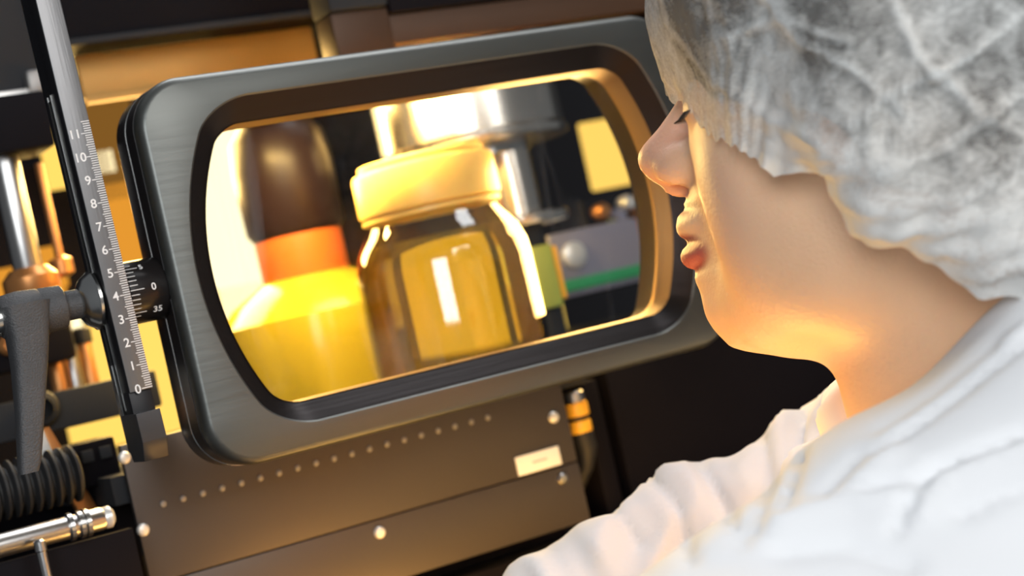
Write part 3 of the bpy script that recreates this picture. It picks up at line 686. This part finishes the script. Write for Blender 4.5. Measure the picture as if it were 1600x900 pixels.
def puff(PS, TH):                                      # how far the fabric stands off the head
    back = np.clip((PS-.9)/1.4, 0, 1); low = np.clip((TH-1.2)/.7, 0, 1)
    return .0072 + .0075*back + .007*low*np.clip(np.sin(PS), 0, 1)
pf_ = puff(PG, TG); lo_, hi_ = np.full(PG.shape, .05), np.full(PG.shape, .19)
for st_ in np.linspace(.19, .05, 57):                  # outermost crossing, then bisection
    v_ = body_sdf((O+dg_*st_).astype(np.float32).reshape(-1, 3)).reshape(PG.shape); upd = (v_ < pf_) & (lo_ <= .05); lo_ = np.where(upd, st_, lo_); hi_ = np.where(upd, st_+.0025, hi_)
for _ in range(6):
    md = (lo_+hi_)/2; v_ = body_sdf((O+dg_*md[..., None]).astype(np.float32).reshape(-1, 3)).reshape(PG.shape); lo_ = np.where(v_ < pf_, md, lo_); hi_ = np.where(v_ < pf_, hi_, md)
RG = np.minimum(lo_, .178)
def sm(a, ax): pd = [(0, 0), (0, 0)]; pd[ax] = (1, 1); q = np.pad(a, pd, 'edge'); return (np.take(q, range(0, a.shape[ax]), ax)+2*a+np.take(q, range(2, a.shape[ax]+2), ax))/4
for _ in range(10): RG = sm(sm(RG, 0), 1)
def base_rg(PS, TH):
    a = np.clip(PS/PI*71, 0, 70.999); b = np.clip(TH/2.75*109, 0, 108.999); i, j = a.astype(int), b.astype(int); u, v = a-i, b-j
    return RG[i, j]*(1-u)*(1-v)+RG[i+1, j]*u*(1-v)+RG[i, j+1]*(1-u)*v+RG[i+1, j+1]*u*v
thg = np.linspace(1.0, 2.72, 500); PS, TH = np.meshgrid(psi, thg, indexing='ij'); dr = capdir(PS, TH)
sg = np.array([sag(*q) for q in ((980, -60), (985, -20), (993, 20), (1000, 45), (1010, 70), (1030, 115), (1046, 152), (1050, 163), (1052, 175))])
so_ = np.argsort(sg[:, 1]); CZ = np.append(sg[so_, 1], .13); CX = np.append(sg[so_, 0]-.0005, .106)
def clampx(v):                                         # brow and forehead curve back to the sides
    v = np.array(v, float); t = (v[..., 1]/.05)**2; xm = np.interp(v[..., 2], CZ, CX)-.044*t/(1+.5*t); k = np.clip((v[..., 0]-.01)/.04, 0, 1); k = k*k*(3-2*k)
    v[..., 0] = v[..., 0]*(1-k)+smn(v[..., 0], xm+.002, .024)*k; return v
wp = lw(clampx(O + dr*base_rg(PS, TH)[..., None])); X_, Y_ = proj(wp); below = Y_ > np.interp(X_, hx, hy)
th_h = np.full(len(psi), np.nan)
for i in range(len(psi)):
    if below[i].any():
        j = int(np.argmax(below[i]))
        if j > 0 and X_[i, j] < 1640: th_h[i] = thg[j]
ok_ = ~np.isnan(th_h); last = psi[ok_].max(); ok_ |= psi > PI-.02; th_h[psi > PI-.02] = 2.12
th_h = np.interp(psi, psi[ok_], th_h[ok_])
k_ = np.ones(5)/5; th_h = np.convolve(np.pad(th_h, 2, 'edge'), k_, 'valid')
# hair lies close to the head beneath the fabric
hv, hf = [], []
for i in range(144):
    j = i if i <= 72 else 144-i; ps = PI*j/72; te = float(np.interp(ps, psi, th_h))-.06
    for k in range(80):
        th = te*k/79; sp_ = 1 if i <= 72 else -1
        d_ = AX*math.cos(th)+(E1*math.cos(ps)+E2*math.sin(ps)*sp_)*math.sin(th)
        pf = float(puff(np.array(ps), np.array(th))); r = float(base_rg(np.array(ps), np.array(th)))-pf+min(.0036, .0036*(79-k)/9)+.0008*noise.noise(Vector(d_)*14)*min(1, (79-k)/10)
        q = O+d_*r
        if q[0] > .03: q = clampx(q+np.array([.0022, 0, 0]))-np.array([.0022, 0, 0])
        hv.append((q[0], q[1], q[2]+HC[2]))
for i in range(144):
    for k in range(79): hf.append((i*80+k, (i+1) % 144*80+k, (i+1) % 144*80+k+1, i*80+k+1))
np_mesh('hair', np.array(hv), np.array(hf), M['hair'], person)
CRE = [([(1020, -60), (1042, 40), (1100, 112), (1180, 160), (1290, 215)], 7, .0032), ([(1600, 20), (1500, 95), (1400, 140), (1330, 195)], 11, .0030), ([(1130, 60), (1220, 30), (1330, 60)], 10, .0015), ([(1180, -20), (1240, 60), (1330, 100), (1420, 180)], 12, .0018),
       ([(1290, 262), (1380, 255), (1470, 230), (1600, 140)], 14, .0035), ([(1300, 300), (1400, 318), (1500, 300), (1620, 215)], 12, .0030), ([(1340, 352), (1450, 352), (1530, 330), (1640, 270)], 12, .0032), ([(1420, 395), (1520, 385), (1640, 330)], 10, .003), ([(1500, 425), (1640, 395)], 9, .003),
       ([(1110, 150), (1230, 200), (1330, 250)], 9, .0016), ([(1400, 0), (1440, 90), (1540, 180), (1640, 230)], 12, .0022), ([(1250, 245), (1340, 225), (1420, 200)], 8, .002)]
def segd(x, y, pl):
    d = np.full(x.shape, 1e9)
    for (ax, ay), (bx, by) in zip(pl[:-1], pl[1:]):
        t = np.clip(((x-ax)*(bx-ax)+(y-ay)*(by-ay))/((bx-ax)**2+(by-ay)**2), 0, 1); d = np.minimum(d, np.hypot(x-ax-t*(bx-ax), y-ay-t*(by-ay)))
    return d
rows = np.linspace(0, 1, NT); PS2 = psi[:, None]+0*rows; TH2 = th_h[:, None]*rows
dr = capdir(PS2, TH2); rr_ = base_rg(PS2, TH2); X_, Y_ = proj(lw(clampx(O+dr*rr_[..., None])))
for pl_, wd, am in CRE: rr_ += am*np.exp(-(segd(X_, Y_, pl_)/wd)**1.4)
cv, cf, edge = [], [], []
def cn(v, s): return noise.noise(Vector(v)*s)
for i in range(NP):
    mir = i > NP//2; j = NP-i if mir else i; sy = -1 if mir else 1
    for k in range(NT):
        d_ = dr[j, k]; p_ = (d_[0], d_[1]*sy, d_[2]); q = rows[k]
        h_ = .0030*cn(p_, 4.0) + .0016*(.45-abs(cn((p_[0]*1.6+p_[2], p_[1], p_[2]*.7), 6))*2.6)*(.4+.6*q) + .0004*(.4-abs(cn(p_, 17))*3)
        hem = max(0, (q-.86)/.14); ps = i*2*PI/NP
        g = math.sin(ps*44+3*math.sin(ps*9))*.0009*hem**.7 + math.sin(ps*19+2)*.0014*hem
        tuck = -.0035*max(0, (q-.955)/.045)**2 if q < .985 else -.002
        r = rr_[j, k]+h_+g*1.0+tuck + .003*math.sin(min(1, hem)*PI)
        a = TH2[j, k] + (math.sin(ps*37+2.5*math.sin(ps*7))*.009+math.sin(ps*71+1)*.003)*hem**2
        dd = AX*math.cos(a)+(E1*math.cos(ps)+E2*math.sin(ps))*math.sin(a)
        v = clampx(O+dd*r)
        cv.append((v[0], v[1], v[2]+HC[2])); edge.append(hem)
for i in range(NP):
    for k in range(NT-1): cf.append((i*NT+k, ((i+1) % NP)*NT+k, ((i+1) % NP)*NT+k+1, i*NT+k+1))
m = bpy.data.materials.new('nonwoven_fabric'); m.use_nodes = True; nt = m.node_tree; b = nt.nodes['Principled BSDF']; out = nt.nodes['Material Output']
b.inputs['Base Color'].default_value = (.88, .90, .89, 1); b.inputs['Roughness'].default_value = .7; b.inputs['Specular IOR Level'].default_value = .25
tl = nt.nodes.new('ShaderNodeBsdfTranslucent'); tl.inputs[0].default_value = (.86, .87, .84, 1)
tr = nt.nodes.new('ShaderNodeBsdfTransparent')
tc = nt.nodes.new('ShaderNodeTexCoord')
def nz(sc_, det, st=None, dist=0):
    mp = nt.nodes.new('ShaderNodeMapping'); nt.links.new(tc.outputs['Object'], mp.inputs[0])
    if st: mp.inputs['Scale'].default_value = st
    n = nt.nodes.new('ShaderNodeTexNoise'); n.inputs['Scale'].default_value = sc_; n.inputs['Detail'].default_value = det; n.inputs['Distortion'].default_value = dist; nt.links.new(mp.outputs[0], n.inputs['Vector']); return n.outputs[0]
def mth(op, a, b_, clamp=False):
    x = nt.nodes.new('ShaderNodeMath'); x.operation = op; x.use_clamp = clamp
    for i_, v in enumerate((a, b_)):
        if isinstance(v, (int, float)): x.inputs[i_].default_value = v
        else: nt.links.new(v, x.inputs[i_])
    return x.outputs[0]
at = nt.nodes.new('ShaderNodeAttribute'); at.attribute_name = 'layers'
f1 = nz(26, 6, None, .6); f2 = nz(170, 4, None, 1.0); f3 = nz(420, 3, (1, 1, 3))
al = mth('ADD', mth('MULTIPLY', mth('SUBTRACT', f1, .5), 1.9), mth('MULTIPLY', mth('SUBTRACT', f2, .5), .9))
al = mth('ADD', al, mth('MULTIPLY', mth('SUBTRACT', f3, .5), .5)); al = mth('ADD', al, .46); al = mth('ADD', al, mth('MULTIPLY', at.outputs['Fac'], .5))
mr = nt.nodes.new('ShaderNodeClamp'); nt.links.new(al, mr.inputs[0]); mr.inputs[1].default_value = .22; mr.inputs[2].default_value = .985
bp = nt.nodes.new('ShaderNodeBump'); bp.inputs['Strength'].default_value = .35; bp.inputs['Distance'].default_value = .0012; nt.links.new(f2, bp.inputs['Height']); nt.links.new(bp.outputs[0], b.inputs['Normal'])
x1 = nt.nodes.new('ShaderNodeMixShader'); x1.inputs[0].default_value = .30; nt.links.new(b.outputs[0], x1.inputs[1]); nt.links.new(tl.outputs[0], x1.inputs[2])
x2 = nt.nodes.new('ShaderNodeMixShader'); nt.links.new(mr.outputs[0], x2.inputs[0]); nt.links.new(tr.outputs[0], x2.inputs[1]); nt.links.new(x1.outputs[0], x2.inputs[2]); nt.links.new(x2.outputs[0], out.inputs[0])
co = np_mesh('hair_cover', np.array(cv), np.array(cf), m, person)
# number of fabric layers lying on each other: folds and hem are thicker
lay = np.zeros((NP//2+1, NT))
for pl_, wd, am in CRE: lay = np.maximum(lay, 1.0*np.exp(-(segd(X_, Y_, pl_)/(wd*.75))**2))
lay = np.maximum(lay, np.clip((rows-.80)/.16, 0, 1)[None, :]*np.clip((psi-.3)/.9, .35, 1)[:, None])
lay = np.maximum(lay, .42*np.exp(-((psi/.75)**4))[:, None]*np.clip(rows*2-.6, 0, 1)[None, :])
full = np.concatenate([lay, lay[1:-1][::-1]])
att = co.data.attributes.new('layers', 'FLOAT', 'POINT'); att.data.foreach_set('value', full.reshape(-1).astype(np.float32))

# ---- white coat
LUMP = [((1300, 655), .775, .014), ((1256, 715), .775, .014), ((1215, 775), .77, .014), ((1062, 785), .775, .014), ((1140, 785), .775, .010), ((930, 865), .76, .014), ((1010, 830), .765, .012)]
def coat_sdf(p):
    q = p/mm; ay = q.copy(); ay[..., 1] = np.abs(ay[..., 1])
    d = cap(p, lp(1800, 690, .535), lp(1500, 925, .525), .062, .060)
    d = smin(d, cap(p, lp(1500, 925, .525), lp(1200, 1150, .50), .060, .055), .01)
    d = smin(d, cap(p, lp(1200, 1150, .50), lp(900, 1500, .52), .055, .050), .02)
    d = smin(d, ell(q, (-22, 0, -345), (108, 165, 200))*np.float32(mm), .05)
    d = smin(d, ell(q, (-20, 0, -560), (125, 170, 220))*np.float32(mm), .05)
    d = smin(d, cap(q, (-60, -30, -150), (-15, -140, -222), 45, 62)*np.float32(mm), .03)
    a_ = None
    for (c0, r0), (c1, r1) in zip(ARM[:-1], ARM[1:]):
        e = cap(p, c0, c1, r0*1.08, r1*1.12); a_ = e if a_ is None else smin(a_, e, .008)
    for (x, y), dd, r in LUMP: a_ = smin(a_, sph(p, lp(x, y, dd), r), .012)
    a_ = smin(a_, cap(p, lp(1400, 640, .735), lp(1292, 760, .725), .020, .018), .008)
    a_ = smin(a_, cap(p, lp(1340, 640, .70), lp(1300, 800, .68), .012, .012), .006)
    d = smin(d, a_, .012)
    d = smin(d, cap(p, lp(1720, 1010, .49), lp(1140, 1130, .46), .036, .036), .008)
    # raised collar on the near side
    d = smin(d, cap(p, lp(1640, 500, .520), lp(1345, 722, .520), .0045, .0045), .008)
    d = -smin(-d, cap(p, lp(1640, 655, .455), lp(1455, 722, .455), .0035, .003), .012)
    d = -smin(-d, cap(p, lp(1455, 722, .455), lp(1395, 830, .450), .003, .002), .012)
    return d.astype(np.float32)
kv, kf = nets(coat_sdf, (-.28, -.36, -.80), (.40, .30, -.02), .0029)
bm_ = bpy.data.meshes.new('tmp'); bm_.from_pydata(kv.tolist(), [], kf.tolist()); bm_.update()
nr = np.empty(len(kv)*3, np.float32); bm_.vertices.foreach_get('normal', nr); nr = nr.reshape(-1, 3)
ad = (ARM[3][0]-ARM[1][0]); ad /= np.linalg.norm(ad)
hh_ = np.zeros(len(kv))
for i, v in enumerate(kv):
    p_ = Vector(v); al_ = float(v@ad); side = p_-Vector(ad)*al_
    far = v[1] < .03 and v[2] > -.45
    if far:
        q = side*14+Vector(ad)*al_*34; n1 = noise.noise(q+Vector((3, 1, 7))*1.0+Vector((1, 1, 1))*noise.noise(p_*15)*1.2)
        hh_[i] = .0055*(.6-abs(n1)*2.2) + .0010*(1-abs(noise.noise(q*2.0))*2.4)
    else:
        q = Vector((p_.x*1.0+p_.z*.7, p_.y*1.0, p_.z*1.0-p_.x*.7)); n1 = noise.noise(Vector((q.x*5, q.y*9, q.z*16))+Vector((5, 2, 9)))
        hh_[i] = .0040*(.5-abs(n1)*2.0) + .0022*noise.noise(p_*22)
XC, YC = proj(lw(kv)); fc = ((lw(kv)-np.array([0, 0, ZC]))*(lw(nr)-HC)).sum(-1) < 0
for pl_, wd, am in (([(1640, 660), (1455, 720), (1425, 770), (1395, 830)], 9, -.0030), ([(1640, 685), (1475, 740), (1440, 800)], 13, .0028), ([(1335, 764), (1420, 742), (1490, 716)], 8, -.0026), ([(1340, 780), (1425, 760)], 12, .002),
        ([(1215, 822), (1300, 790), (1390, 700)], 16, .0026), ([(1290, 770), (1380, 660), (1560, 545)], 12, -.0022), ([(1350, 690), (1480, 600), (1610, 515)], 9, .0022), ([(1365, 702), (1490, 614), (1620, 528)], 6, -.0022), ([(1500, 800), (1560, 770), (1640, 745)], 16, -.003), ([(1220, 860), (1330, 850), (1420, 880)], 18, -.003),
        ([(1195, 690), (1205, 760), (1180, 830)], 10, -.004), ([(1085, 715), (1120, 770), (1160, 850)], 9, -.004), ([(1020, 750), (1060, 800), (1080, 880)], 9, -.0035), ([(1245, 640), (1250, 720), (1225, 800)], 9, -.004), ([(960, 800), (1000, 850)], 10, -.003)):
    hh_ += am*np.exp(-(segd(XC, YC, pl_)/wd)**1.6)*fc
kv = kv+nr*hh_[:, None]
bpy.data.meshes.remove(bm_)
kv[:, 2] += HC[2]
fab = mat('white_coat_cloth', (.78, .79, .81), .75, 0, 0, 0, 60, .25, spec=.25)
np_mesh('coat', kv, kf, fab, person)
